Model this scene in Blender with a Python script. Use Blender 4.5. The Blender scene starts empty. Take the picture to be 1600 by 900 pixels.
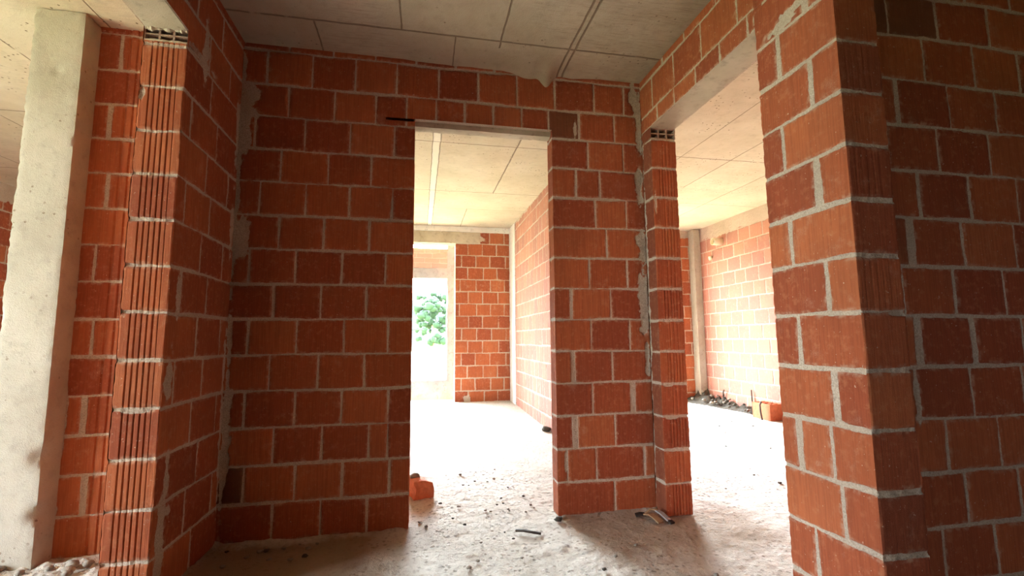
import bpy, bmesh, math, random
import numpy as np
from mathutils import Matrix, Vector

S = bpy.context.scene
COL = S.collection
RNG = np.random.RandomState(11)
random.seed(5)
CAMZ = 1.075
CEIL = 2.85
HF = 2.98                      # wall height of the back rooms, whose slab and screed rise gently
def fl(y): return .021 * max(0., y - 3.0)

# ------------------------------------------------------------------ helpers
def tag(o, label=None, cat=None, group=None, kind=None):
    if label: o['label'] = label
    if cat: o['category'] = cat
    if group: o['group'] = group
    if kind: o['kind'] = kind
    return o

def empty(name, loc=(0, 0, 0), rz=0.0):
    o = bpy.data.objects.new(name, None)
    o.location = loc; o.rotation_euler = (0, 0, rz)
    o.empty_display_size = 0.1
    COL.objects.link(o)
    return o

def link_mesh(name, me, mats, parent=None, smooth=True):
    for m in (mats if isinstance(mats, (list, tuple)) else [mats]):
        me.materials.append(m)
    o = bpy.data.objects.new(name, me)
    COL.objects.link(o)
    if parent: o.parent = parent
    if smooth and len(me.polygons):
        me.polygons.foreach_set('use_smooth', np.ones(len(me.polygons), bool))
    return o

def bm_obj(name, bm, mat, parent=None, smooth=False):
    me = bpy.data.meshes.new(name)
    bm.normal_update()
    bm.to_mesh(me); bm.free()
    return link_mesh(name, me, mat, parent, smooth)

# smooth value noise on the plane, vectorised
def vnoise(x, y, seed=0):
    xi = np.floor(x).astype(np.int64); yi = np.floor(y).astype(np.int64)
    xf = x - xi; yf = y - yi
    def h(a, b):
        n = (a * 374761393 + b * 668265263 + seed * 1442695041) & 0x7fffffff
        n = ((n ^ (n >> 13)) * 1274126177) & 0x7fffffff
        n = n ^ (n >> 16)
        return (n & 0xffff) / 65535.0
    u = xf * xf * (3 - 2 * xf); v = yf * yf * (3 - 2 * yf)
    a = h(xi, yi); b = h(xi + 1, yi); c = h(xi, yi + 1); d = h(xi + 1, yi + 1)
    return (a * (1 - u) + b * u) * (1 - v) + (c * (1 - u) + d * u) * v - 0.5

def fbm(x, y, seed=0, o=3):
    s = 0; a = 1.0
    for i in range(o):
        s = s + a * vnoise(x, y, seed + 17 * i); x = x * 2.03 + 5.1; y = y * 2.03 + 9.7; a *= .5
    return s

def sstep(a, b, x):
    t = np.clip((x - a) / (b - a), 0, 1)
    return t * t * (3 - 2 * t)

def hash1(*k):
    r = 0
    for v in k: r = (r * 1000003 + int(round(v * 1000)) * 7919 + 12345) & 0x7fffffff
    return np.random.RandomState(r).rand()

# ------------------------------------------------------------------ materials
def new_mat(name):
    m = bpy.data.materials.new(name); m.use_nodes = True
    nt = m.node_tree; nt.nodes.clear()
    out = nt.nodes.new('ShaderNodeOutputMaterial')
    b = nt.nodes.new('ShaderNodeBsdfPrincipled')
    nt.links.new(b.outputs[0], out.inputs[0])
    b.inputs['Specular IOR Level'].default_value = .25
    return m, nt, b

class NB:
    """small node-building shorthand"""
    def __init__(s, nt): s.nt = nt
    def n(s, t, **kw):
        x = s.nt.nodes.new(t)
        for k, v in kw.items(): setattr(x, k, v)
        return x
    def l(s, a, b): s.nt.links.new(a, b)
    def coord(s, scale=(1, 1, 1)):
        g = s.n('ShaderNodeNewGeometry')
        m = s.n('ShaderNodeVectorMath', operation='MULTIPLY')
        m.inputs[1].default_value = scale
        s.l(g.outputs['Position'], m.inputs[0])
        return m.outputs[0]
    def noise(s, scale, detail=3, rough=.55, vec=None, col=False):
        x = s.n('ShaderNodeTexNoise')
        x.inputs['Scale'].default_value = scale
        x.inputs['Detail'].default_value = detail
        x.inputs['Roughness'].default_value = rough
        if vec is None: vec = s.coord()
        s.l(vec, x.inputs['Vector'])
        return x.outputs['Color' if col else 'Fac']
    def math(s, op, a, b=None, c=None, clamp=False):
        x = s.n('ShaderNodeMath', operation=op); x.use_clamp = clamp
        for i, v in enumerate((a, b, c)):
            if v is None: continue
            if isinstance(v, (int, float)): x.inputs[i].default_value = v
            else: s.l(v, x.inputs[i])
        return x.outputs[0]
    def ramp(s, fac, stops, interp='LINEAR'):
        x = s.n('ShaderNodeValToRGB'); x.color_ramp.interpolation = interp
        e = x.color_ramp.elements
        while len(e) < len(stops): e.new(.5)
        for i, (p, c) in enumerate(stops):
            e[i].position = p; e[i].color = (c[0], c[1], c[2], 1) if not isinstance(c, (int, float)) else (c, c, c, 1)
        s.l(fac, x.inputs[0])
        return x.outputs[0]
    def step(s, x, a, b):
        m = s.n('ShaderNodeMapRange', interpolation_type='SMOOTHSTEP')
        s.l(x, m.inputs['Value'])
        m.inputs['From Min'].default_value = a; m.inputs['From Max'].default_value = b
        return m.outputs['Result']
    def mix(s, f, a, b, mode='MIX'):
        x = s.n('ShaderNodeMix', data_type='RGBA', blend_type=mode)
        for sock, v in ((x.inputs[0], f), (x.inputs[6], a), (x.inputs[7], b)):
            if isinstance(v, (int, float)): sock.default_value = v
            elif isinstance(v, tuple): sock.default_value = (*v, 1)
            else: s.l(v, sock)
        return x.outputs[2]
    def attr(s, name):
        a = s.n('ShaderNodeAttribute'); a.attribute_name = name
        return a.outputs['Fac']
    def bump(s, h, strength, dist, normal=None):
        b = s.n('ShaderNodeBump')
        b.inputs['Strength'].default_value = strength; b.inputs['Distance'].default_value = dist
        s.l(h, b.inputs['Height'])
        if normal is not None: s.l(normal, b.inputs['Normal'])
        return b.outputs[0]

def brick_material(name, hue=(0, 0, 0), pale=0.0):
    m, nt, b = new_mat(name); k = NB(nt)
    g = k.n('ShaderNodeNewGeometry'); sp = k.n('ShaderNodeSeparateXYZ'); k.l(g.outputs['Position'], sp.inputs[0])
    u = k.math('ADD', sp.outputs[0], sp.outputs[1])
    cb = k.n('ShaderNodeCombineXYZ'); k.l(u, cb.inputs[0]); k.l(sp.outputs[2], cb.inputs[1]); k.l(k.math('SUBTRACT', sp.outputs[0], sp.outputs[1]), cb.inputs[2])
    vec = cb.outputs[0]
    st = k.n('ShaderNodeVectorMath', operation='MULTIPLY'); k.l(vec, st.inputs[0]); st.inputs[1].default_value = (150, 5, 20)
    striae = k.noise(1.0, 3, .6, st.outputs[0])
    fine = k.noise(420, 2, .6)
    mid = k.noise(34, 4, .6)
    big = k.noise(3.1, 3, .55)
    sd = k.attr('sd'); tint = k.attr('tint'); dirt_shade = k.attr('dirt_shade')
    edge = k.math('ADD', sd, k.math('MULTIPLY', k.math('SUBTRACT', mid, .5), .007))
    edge = k.math('ADD', edge, k.math('MULTIPLY', k.math('SUBTRACT', fine, .5), .004))
    bm_ = k.step(edge, -.0013, .0016)                       # 1 = brick, 0 = mortar
    base = k.ramp(tint, [(0, (.225, .047, .020)), (.3, (.30, .070, .029)), (.65, (.40, .108, .039)), (1, (.465, .152, .062))])
    c = k.mix(k.step(striae, .34, .62), k.mix(.30, base, (.12, .025, .010)), base)
    c = k.mix(k.math('MULTIPLY', k.step(mid, .5, .72), .4), c, (.47, .185, .088))
    c = k.mix(k.math('MULTIPLY', k.step(big, .42, .68), .35), c, (.25, .065, .028))
    # dusty mortar bloom and droplets, shaped by noise
    bloom = k.math('MULTIPLY', k.step(k.noise(9.0, 5, .68), .56, .74), k.step(fine, .38, .62))
    c = k.mix(k.math('MULTIPLY', bloom, .34 + pale), c, (.56, .37, .26))
    c = k.mix(k.math('MULTIPLY', k.step(k.noise(90, 2, .5), .70, .76), .6), c, (.60, .46, .34))
    near = k.math('MULTIPLY', k.step(sd, .016, .0), k.step(mid, .42, .66))
    c = k.mix(k.math('MULTIPLY', near, .45), c, (.50, .37, .27))
    c = k.mix(dirt_shade, c, (.085, .045, .025))
    mo = k.ramp(k.noise(160, 4, .7), [(.28, (.25, .185, .135)), (.5, (.50, .40, .31)), (.75, (.63, .54, .43))])
    mo = k.mix(k.math('MULTIPLY', k.step(big, .4, .66), .4), mo, (.36, .27, .20))
    c = k.mix(bm_, mo, c)
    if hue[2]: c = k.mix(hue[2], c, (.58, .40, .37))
    k.l(c, b.inputs['Base Color'])
    b.inputs['Roughness'].default_value = .93
    h = k.math('ADD', k.math('MULTIPLY', striae, .55), k.math('MULTIPLY', fine, .45))
    hm = k.math('ADD', k.math('MULTIPLY', k.noise(150, 4, .7), 1.9), -.7)
    hh = k.mix(bm_, hm, h)
    k.l(k.bump(hh, .75, .0035), b.inputs['Normal'])
    return m

def concrete_material(name, c0, c1, c2, stain=.35, holes=.5, streak=0.0, lines=None, strip=None):
    """board-cast concrete; lines = (xs, ys) formwork joints in metres"""
    m, nt, b = new_mat(name); k = NB(nt)
    n1 = k.noise(2.2, 5, .62); n2 = k.noise(18, 5, .65); n3 = k.noise(210, 3, .6)
    c = k.ramp(n1, [(.3, c0), (.5, c1), (.7, c2)])
    c = k.mix(k.math('MULTIPLY', k.step(n2, .5, .72), stain), c, tuple(v * .62 for v in c0))
    pits = k.n('ShaderNodeTexVoronoi'); pits.inputs['Scale'].default_value = 26
    k.l(k.coord(), pits.inputs['Vector'])
    pm = k.math('MULTIPLY', k.math('LESS_THAN', k.math('ADD', pits.outputs['Distance'], k.math('MULTIPLY', k.math('SUBTRACT', n3, .5), .25)), .16), k.step(k.noise(3.3, 3, .6), .50, .60))
    pm = k.math('MULTIPLY', pm, holes)
    c = k.mix(pm, c, (.16, .11, .07))
    h = k.math('ADD', k.math('MULTIPLY', n3, .5), k.math('MULTIPLY', n2, .9))
    h = k.math('SUBTRACT', h, k.math('MULTIPLY', pm, 1.2))
    if streak:
        g = k.coord((9, 150, 150)); s_ = k.noise(1, 3, .6, g)
        area = k.step(k.noise(1.1, 2, .5), .46, .6)
        c = k.mix(k.math('MULTIPLY', k.math('MULTIPLY', k.step(s_, .5, .68), area), streak), c, (.20, .14, .10))
    if lines:
        g = k.n('ShaderNodeNewGeometry'); sp = k.n('ShaderNodeSeparateXYZ'); k.l(g.outputs['Position'], sp.inputs[0])
        wob = k.math('MULTIPLY', k.math('SUBTRACT', k.noise(7, 3, .5), .5), .012)
        tot = None; cell = None
        for ax, vals in ((0, lines[0]), (1, lines[1])):
            p = k.math('ADD', sp.outputs[ax], wob)
            for v, w, e0, e1 in vals:
                d = k.math('ABSOLUTE', k.math('SUBTRACT', p, v))
                q_ = sp.outputs[1 - ax]
                lim = k.math('MULTIPLY', k.math('GREATER_THAN', q_, e0), k.math('LESS_THAN', q_, e1))
                s_ = k.math('MULTIPLY', k.step(d, w * 1.6, w * .5), lim)
                tot = s_ if tot is None else k.math('MAXIMUM', tot, s_)
                cl = k.math('MULTIPLY', k.math('MULTIPLY', k.math('GREATER_THAN', p, v), lim), 1.731 + v)
                cell = cl if cell is None else k.math('ADD', cell, cl if ax == 0 else k.math('MULTIPLY', cl, 2.37))
        wn = k.n('ShaderNodeTexWhiteNoise', noise_dimensions='1D'); k.l(cell, wn.inputs['W'])
        c = k.mix(k.math('MULTIPLY', wn.outputs[0], .22), c, tuple(v * .70 for v in c0))
        if strip:
            px = k.math('ADD', sp.outputs[0], wob)
            sm = k.math('MULTIPLY', k.math('MULTIPLY', k.math('GREATER_THAN', px, strip[0]), k.math('LESS_THAN', px, strip[1])), k.math('GREATER_THAN', sp.outputs[1], strip[2]))
            c = k.mix(k.math('MULTIPLY', sm, .85), c, (.86, .82, .70))
        tot = k.math('MULTIPLY', tot, k.step(k.noise(11, 3, .6), .22, .42))
        c = k.mix(k.math('MULTIPLY', tot, .8), c, (.15, .10, .065))
        h = k.math('SUBTRACT', h, k.math('MULTIPLY', tot, 1.6))
    k.l(c, b.inputs['Base Color'])
    b.inputs['Roughness'].default_value = .9
    k.l(k.bump(h, .6, .006), b.inputs['Normal'])
    return m

def plain(name, col, rough=.85, var=.25, scale=20, bump=.3):
    m, nt, b = new_mat(name); k = NB(nt)
    n = k.noise(scale, 4, .6)
    c = k.mix(k.math('MULTIPLY', k.step(n, .35, .7), var), col, tuple(v * .45 for v in col))
    k.l(c, b.inputs['Base Color']); b.inputs['Roughness'].default_value = rough
    if bump: k.l(k.bump(k.noise(scale * 5, 3, .6), bump, .006), b.inputs['Normal'])
    return m

M_BRICK = brick_material('hollow_clay_brick')
M_BRICK_FAR = brick_material('hollow_clay_brick_dusty', pale=.2)
M_BRICK_LIT = brick_material('hollow_clay_brick_lit', hue=(0, 0, .26), pale=.25)  # same bricks, bleached in colour to paint their overexposure
# (position, half width, from, to)
ceil_x = [(-4.05, .004, -9, 9), (-3.3, .004, -9, 9), (-2.45, .004, -9, 9), (-1.75, .004, -9, 9), (-.609, .004, 2.575, 2.9), (-.13, .004, -9, 2.575), (.18, .003, 2.575, 2.9), (.45, .005, -9, 2.64),
          (.878, .006, -9, 2.9), (.914, .006, -9, 2.9), (.085, .003, 2.95, 9), (.155, .004, 2.95, 9), (.868, .006, 2.95, 5.63), (.62, .004, 6.45, 9), (-.62, .004, 2.95, 9), (1.95, .003, -9, 1.5), (2.5, .003, 2.4, 9), (3.05, .004, 2.4, 4.9), (3.72, .004, 2.4, 9)]
ceil_y = [(.9, .004, -2, 1.5), (2.575, .006, -2, 1.48), (4.13, .005, -5, 1.5), (5.63, .005, -5, 1.5), (6.45, .003, -5, 1.5), (4.03, .005, 1.6, 5), (5.5, .004, 1.6, 5), (2.5, .004, -5, -1.1)]
M_CEIL_SHADE = concrete_material('ceiling_concrete_shaded', (.37, .295, .21), (.44, .36, .265), (.50, .42, .32), .28, .75, .5, (ceil_x, ceil_y))  # same slab concrete, darkened to paint the front room's shade
M_CEIL_LIT = concrete_material('ceiling_concrete_lit', (.55, .455, .32), (.63, .535, .39), (.69, .60, .46), .3, 1.0, .2, (ceil_x, ceil_y), (.088, .152, 2.95))  # lighter copy, brightness of the daylit rooms put into the colour
M_CONC = concrete_material('column_concrete', (.34, .305, .24), (.41, .375, .305), (.47, .435, .36), .3, .7)
M_LINT = concrete_material('lintel_concrete', (.36, .295, .21), (.45, .375, .28), (.53, .455, .35), .5, .4)

def floor_material():
    m, nt, b = new_mat('dusty_screed'); k = NB(nt)
    n1 = k.noise(1.6, 5, .6); n2 = k.noise(42, 5, .7); n3 = k.noise(170, 3, .65)
    c = k.ramp(n1, [(.3, (.58, .52, .44)), (.5, (.69, .64, .56)), (.7, (.77, .73, .66))])
    c = k.mix(k.math('MULTIPLY', k.step(n2, .5, .68), .5), c, (.33, .26, .19))
    v = k.n('ShaderNodeTexVoronoi'); v.inputs['Scale'].default_value = 31; k.l(k.coord(), v.inputs['Vector'])
    d = k.math('ADD', v.outputs['Distance'], k.math('MULTIPLY', k.math('SUBTRACT', n3, .5), .5))
    sp = k.math('MULTIPLY', k.step(d, .33, .15), k.step(k.noise(5, 3, .6), .36, .60))
    c = k.mix(k.math('MULTIPLY', sp, .62), c, (.20, .16, .12))
    # front-room earth and brick dust, deepened to paint the shade beside the doorway
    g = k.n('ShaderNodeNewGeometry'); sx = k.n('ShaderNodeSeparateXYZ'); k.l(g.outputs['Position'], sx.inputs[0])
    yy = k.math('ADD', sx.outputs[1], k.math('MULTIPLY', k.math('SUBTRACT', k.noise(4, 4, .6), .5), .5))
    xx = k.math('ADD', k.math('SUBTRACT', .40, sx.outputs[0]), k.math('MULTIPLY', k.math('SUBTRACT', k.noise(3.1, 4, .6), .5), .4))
    foot = k.math('MULTIPLY', k.math('MULTIPLY', k.step(yy, 2.05, 2.45), k.step(k.math('ADD', xx, -.05), -.40, -.62)), k.math('MULTIPLY', k.step(xx, -1.75, -1.45), .7))  # brown patch painting the floor shade between doorway and stub pillar
    dust_shade = k.math('MULTIPLY', k.step(yy, 2.95, 2.78), k.math('MAXIMUM', k.math('MAXIMUM', k.math('MULTIPLY', k.step(xx, .40, .75), .9), foot), .12))
    dust_shade = k.math('MULTIPLY', dust_shade, k.step(sx.outputs[0], -1.2, -1.0))
    c = k.mix(dust_shade, c, k.mix(n2, (.25, .155, .09), (.36, .24, .145)))
    k.l(c, b.inputs['Base Color']); b.inputs['Roughness'].default_value = .95
    h = k.math('ADD', k.math('MULTIPLY', n2, 1.0), k.math('MULTIPLY', n3, .5))
    h = k.math('SUBTRACT', h, k.math('MULTIPLY', sp, .5))
    k.l(k.bump(h, 1.0, .016), b.inputs['Normal'])
    return m
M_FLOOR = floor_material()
M_WOOD = plain('weathered_wood', (.34, .21, .11), .8, .5, 60)
M_DARK = plain('charred_scrap', (.035, .022, .016), .8, .3, 40)
M_GREY = plain('grey_plastic_scrap', (.33, .30, .29), .55, .3, 30, 0)
M_RUBBLE = plain('rubble_soil', (.10, .088, .070), .95, .7, 30, .8)
M_STONE = plain('grey_stone', (.30, .26, .21), .9, .5, 30, .5)
M_WIRE = plain('rusty_wire', (.075, .055, .045), .7, .3, 60, 0)
M_PIPE = plain('pale_conduit', (.80, .70, .50), .5, .1, 40, 0)
M_LEAF = plain('foliage', (.010, .026, .010), .8, .4, 4, 0)
M_HILL = plain('wooded_hill', (.0048, .0082, .0078), .95, .3, .25, 0)
M_GROUND = plain('dry_grass', (.42, .43, .22), .95, .4, .7, 0)
M_POLE = plain('pole_grey', (.012, .012, .011), .7, .2, 8, 0)
M_SURR = concrete_material('rough_render', (.25, .25, .25), (.32, .32, .325), (.39, .39, .40), .5, .8)
M_RENDER = concrete_material('pale_render', (.70, .67, .62), (.80, .77, .72), (.86, .84, .80), .4, .5)

# ------------------------------------------------------------------ brick surfaces
ZG = np.unique(np.round(np.concatenate([np.arange(0, CEIL, .006), [CEIL]]), 5))

def lin(a, b, res, breaks=()):
    pts = sorted(set([round(a, 5), round(b, 5)] + [round(x, 5) for x in breaks if a < x < b]))
    out = []
    for p, q in zip(pts[:-1], pts[1:]):
        n = max(1, int(math.ceil((q - p) / res - 1e-6)))
        out += list(np.linspace(p, q, n + 1)[:-1])
    out.append(pts[-1])
    return np.array(out)

class Wall:
    """collects several displaced brick faces into ONE mesh"""
    def __init__(s): s.V = []; s.F = []; s.n = 0; s.A = {'sd': [], 'tint': [], 'dirt_shade': []}
    def add(s, verts, faces, sd, tint, dirt_shade):
        s.V.append(verts); s.F.append(faces + s.n); s.n += len(verts)
        s.A['sd'].append(sd); s.A['tint'].append(tint); s.A['dirt_shade'].append(dirt_shade)
    def flat(s, quads, sd=-.02):
        for q in quads:
            v = np.array(q, float)
            s.add(v, np.array([[0, 1, 2, 3]]), np.full(4, sd), np.full(4, .4), np.zeros(4))
    def build(s, name, mat, kind='structure', parent=None):
        V = np.concatenate(s.V); F = np.concatenate(s.F)
        me = bpy.data.meshes.new(name)
        me.vertices.add(len(V)); me.vertices.foreach_set('co', V.astype(np.float32).ravel())
        me.loops.add(F.size); me.loops.foreach_set('vertex_index', F.astype(np.int32).ravel())
        me.polygons.add(len(F)); me.polygons.foreach_set('loop_start', np.arange(0, F.size, 4, dtype=np.int32))
        me.polygons.foreach_set('loop_total', np.full(len(F), 4, dtype=np.int32))
        me.update(calc_edges=True)
        for a, l in s.A.items():
            at = me.attributes.new(a, 'FLOAT', 'POINT')
            at.data.foreach_set('value', np.concatenate(l).astype(np.float32))
        me.validate()
        o = link_mesh(name, me, mat, parent)
        if kind: o['kind'] = kind
        return o

def running(n, length, off, u0, u1, jitter=.02, seed=0):
    """joint positions of course n in a running bond"""
    r = np.random.RandomState(seed * 100 + n)
    o = off + (length / 2 if n % 2 else 0)
    k0 = int(math.floor((u0 - o) / length)); k1 = int(math.ceil((u1 - o) / length))
    return [o + k * length + r.uniform(-jitter, jitter) for k in range(k0, k1 + 1)]

def brick_face(W, base, axis, nrm, u0, u1, z0, z1, joints, zoff=0.0, res=.006, resz=.006, seed=0, holes=(), corners=(),
               flute=None, tints=None, dirt_shades=None, smears=(), wide=None, zlines=None, depth=.006, jw=.013, topconc=None, zg=None, zbr=()):
    """base + u*axis + z*Z, displaced along nrm.
    joints: {course: [u,...]} ; corners: [(u, direction, z_lo, z_hi)] edges shared with a face whose normal is direction;
    holes: [(ua, ub, za, zb)]; smears: [(u, z, ru, rz)] mortar patches; topconc: z above which bare concrete shows"""
    base = np.array(base, float); axis = np.array(axis, float); nrm = np.array(nrm, float)
    br = [h[0] for h in holes] + [h[1] for h in holes] + [c[0] for c in corners]
    us = lin(u0, u1, res, br)
    zs = lin(z0, z1, resz, [h[2] for h in holes] + [h[3] for h in holes] + list(zbr)) if zg is None else zg
    nu, nz = len(us), len(zs)
    U, Z = np.meshgrid(us, zs)                                   # nz x nu
    zw = Z + .007 * fbm(U * 3.2, Z * 9, seed + 1) + .003 * fbm(U * 30, Z * 30, seed + 2)
    zl = np.array(zlines) if zlines is not None else zoff + .2 * np.arange(-1, 17)
    ci = np.clip(np.searchsorted(zl, zw) - 1, 0, len(zl) - 2)
    lo = zl[ci]; hi = zl[ci + 1]
    jvar = jw * (.52 + .5 * fbm(U * 5, Z * 5, seed + 3, 2)) + .0022 * fbm(U * 45, Z * 45, seed + 4, 2)
    sdz = np.minimum(zw - lo, hi - zw) - jvar
    sd = sdz.copy()
    tint = np.zeros_like(U); dirt_shade = np.zeros_like(U); hgt = np.zeros_like(U); flu = np.zeros_like(U)
    for i in np.unique(ci):
        n = int(round((zl[i] - zoff) / .2)) if zlines is None else i
        rows = ci == i
        js = joints.get(n) if isinstance(joints, dict) else joints(n)
        js = sorted([j for j in (js or []) if u0 - .02 < j < u1 + .02])
        uu = U[rows] + .006 * fbm(U[rows] * 8, Z[rows] * 4, seed + 5 + n, 2)
        cuts = np.array([u0 - 1.0] + js + [u1 + 1.0])
        bi = np.clip(np.searchsorted(cuts, uu) - 1, 0, len(cuts) - 2)
        wl = np.array([0] + [(wide or {}).get((n, q), 0.) for q in range(len(js))] + [0]) * .5
        jv = jvar[rows] * .85
        a = uu - cuts[bi] - jv - wl[bi]; b_ = cuts[bi + 1] - uu - jv - wl[bi + 1]
        sd[rows] = np.minimum(sd[rows], np.minimum(a, b_))
        tv = np.array([.5 + .62 * (hash1(seed, n, q, 1) - .5) for q in range(len(cuts))])
        hv = np.array([hash1(seed, n, q, 2) - .5 for q in range(len(cuts))])
        tl = np.array([hash1(seed, n, q, 3) - .5 for q in range(len(cuts))])
        dv = np.zeros(len(cuts))
        if tints:
            for q in range(len(cuts)):
                if (n, q) in tints: tv[q] = tints[(n, q)]
        if dirt_shades:
            for q in range(len(cuts)):
                if (n, q) in dirt_shades: dv[q] = dirt_shades[(n, q)]
        tint[rows] = tv[bi]; dirt_shade[rows] = dv[bi]
        mid = (np.maximum(cuts[bi], u0) + np.minimum(cuts[bi + 1], u1)) / 2
        hgt[rows] = .003 * hv[bi] + .012 * tl[bi] * (uu - mid)
        if flute is not None:
            f = flute(n)
            if f is not None:
                fa, fb, pitch, fd = f
                ph = (U[rows] - fa) / pitch
                g = np.abs(ph - np.floor(ph) - .5)
                flu[rows] = -fd * (1 - sstep(.07, .17, g)) * ((U[rows] > fa) & (U[rows] < fb))
    for (pu, pz, ru, rz) in smears:
        d = 1 - np.sqrt(((U - pu) / ru) ** 2 + ((Z - pz) / rz) ** 2) + .9 * fbm(U * 22, Z * 15, seed + 9) + .35 * fbm(U * 70, Z * 70, seed + 10)
        sd = np.minimum(sd, -d * .03)
    if topconc is not None:
        d = (Z - topconc) + .05 * vnoise(U * 30, Z * 6, seed + 40)
        sd = np.where(d > -.03, np.minimum(sd, -d), sd)
    chip = fbm(U * 60, Z * 60, seed + 11)
    sdn = sd + .0016 * chip
    t = sstep(-.003, .0045, sdn)
    mort = -depth * (.75 + .9 * fbm(U * 11, Z * 11, seed + 12, 2)) + .0042 * fbm(U * 55, Z * 55, seed + 13) 
    H = mort * (1 - t) + (hgt + flu + .0006 * chip - .0015 * (1 - sstep(0, .012, sdn))) * t
    hc = np.zeros((nz, nu)); ext = np.zeros((nz, nu, 3))
    if corners:
        zc = zs + .004 * vnoise(zs * 0, zs * 9, 77)
        cc = np.clip(np.searchsorted(zl, zc) - 1, 0, len(zl) - 2)
        sc = np.minimum(zc - zl[cc], zl[cc + 1] - zc) - jw * .5
        tc = sstep(-.003, .0045, sc)
        hcz = -(.0014 + .0022 * vnoise(zs * 0 + 3, zs * 60, 78)) * tc - depth * .9 * (1 - tc)
        for (cu, dv, za, zb) in corners:
            e = np.abs(us - cu)
            w = (1 - sstep(.0, .007, e))[None, :] * ((zs >= za - 1e-6) & (zs <= zb + 1e-6))[:, None]
            H = H * (1 - w) + hcz[:, None] * w
            ext += (hcz[:, None] * w)[:, :, None] * np.array(dv, float)[None, None, :]
    P = base[None, None, :] + U[:, :, None] * axis + Z[:, :, None] * np.array([0, 0, 1.]) + H[:, :, None] * nrm + ext
    # keep the very top and bottom rows where floor and ceiling meet
    P[0, :, 2] = zs[0]; P[-1, :, 2] = zs[-1]
    idx = np.arange(nu * nz).reshape(nz, nu)
    q = np.stack([idx[:-1, :-1], idx[:-1, 1:], idx[1:, 1:], idx[1:, :-1]], -1)
    if np.dot(np.cross(axis, [0, 0, 1.]), nrm) < 0: q = q[..., ::-1]
    keep = np.ones(q.shape[:2], bool)
    um = (us[:-1] + us[1:]) / 2; zm = (zs[:-1] + zs[1:]) / 2
    for (ua, ub, za, zb) in holes:
        keep &= ~(((um > ua) & (um < ub))[None, :] & ((zm > za) & (zm < zb))[:, None])
    W.add(P.reshape(-1, 3), q[keep], sd.ravel(), tint.ravel(), dirt_shade.ravel())

X_, Y_ = (1, 0, 0), (0, 1, 0)
NX, NY = (-1, 0, 0), (0, -1, 0)

# ------------------------------------------------------------------ plan
YB, YB2 = 2.855, 2.962            # wall with the doorway, front and rear face
XL, XL2 = -1.0525, -1.2311        # left wall
YLE = 2.2176                      # end of the left wall
XR, XR2 = 1.479, 1.658            # right wall (with the wide opening)
YS = 2.7276                       # end of the stub beside the doorway wall
YD, YE = 1.736, 1.337             # near pillar
XF = 1.666
YG, YG2 = 1.508, 1.69             # dark wall right of the pillar
DX0, DX1, DZ = -.0525, .835, 2.455
LZ, RZ = 2.482, 2.472             # undersides of left and right lintel
FY, FY2 = 7.60, 7.80              # far wall of the bright room
XW = 1.452                        # far room's right wall
RX = 4.52; RY = 7.0               # right room
EX = -4.75                        # outer left wall
FRONT = -1.7; CAMX = 4.4; FRONT2 = -4.6
FILL_WIN = (-3.1, -2.4, 1.0, 2.0)            # unseen opening added to light the pillar front and the dark wall

BW = {13: [-.92, -.667, -.415, -.169, .09, .345, .604, .862, 1.137, 1.355],
 12: [-.795, -.533, -.289, -.103, .079, .258, .445, .632, .815, 1.029, 1.281], 11: [-.969, -.693, -.437, -.176, 1.087, 1.339],
 10: [-.82, -.559, -.309, .997, 1.162], 9: [-.927, -.677, -.429, -.182, 1.129, 1.348], 8: [-.815, -.571, -.31, 1.2],
 7: [-.965, -.713, -.46, -.213, 1.074, 1.338], 6: [-.825, -.57, -.318, .948, 1.214], 5: [-.948, -.694, -.437, -.189, 1.076, 1.34],
 4: [-.827, -.574, -.318, .951, 1.214], 3: [-.948, -.688, -.439, -.181, 1.074, 1.348], 2: [-.792, -.539, -.283, -.18, .955, 1.218],
 1: [-.933, -.672, -.423, -.165, .9, 1.088, 1.415], 0: [-.78, -.532, -.284, 1.205], 14: [-.8, -.55, -.3, -.05, .2, .45, .7]}
BB = {13: [-1.684], 11: [-1.716], 9: [-1.695], 7: [-1.725], 5: [-1.707], 3: [-1.714], 1: [-1.679]}
for k_, v_ in BB.items(): BW[k_] = v_ + BW[k_]
LW = {13: [2.3, 2.574], 12: [2.442, 2.695], 11: [2.486], 10: [2.303, 2.578], 9: [2.485, 2.747], 8: [2.3, 2.552], 7: [2.482, 2.736], 6: [2.315, 2.572],
 5: [2.49, 2.761], 4: [2.312, 2.583], 3: [2.49, 2.764], 2: [2.305, 2.584], 1: [2.309, 2.486, 2.769], 0: [2.568]}
for n_ in range(15): LW[n_] = [v - .25 * q for v in LW.get(n_, [2.4])[:1] for q in range(9, 0, -1) if v - .25 * q < 2.19] + LW.get(n_, [2.4])
PF = {11: [1.462], 10: [1.614], 9: [1.465], 8: [1.622], 7: [1.467], 6: [1.616], 5: [1.467], 4: [1.613], 3: [1.468], 2: [1.646, 1.498], 1: [1.47], 0: [1.6], 12: [1.60], 13: [1.47]}
GW = {12: [2.105, 2.375], 11: [1.938, 2.202, 2.488], 10: [2.106, 2.377], 9: [1.945, 2.215], 8: [1.87, 2.131, 2.409], 7: [2.008, 2.273], 6: [1.945, 2.21, 2.487],
 5: [1.88, 2.137], 4: [1.933, 2.207], 3: [1.90, 2.17], 2: [2.015], 1: [1.83, 2.088], 0: [1.95, 2.2], 13: [1.95, 2.21]}
for n_ in GW: GW[n_] = GW[n_] + [GW[n_][-1] + .262 * q for q in range(1, 9)]

# zlines for the back wall: the row of cut bricks stands on the door lintel
BZ = [-.2] + [round(.2 * i, 3) for i in range(0, 14)] + [2.815, 3.0]

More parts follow.
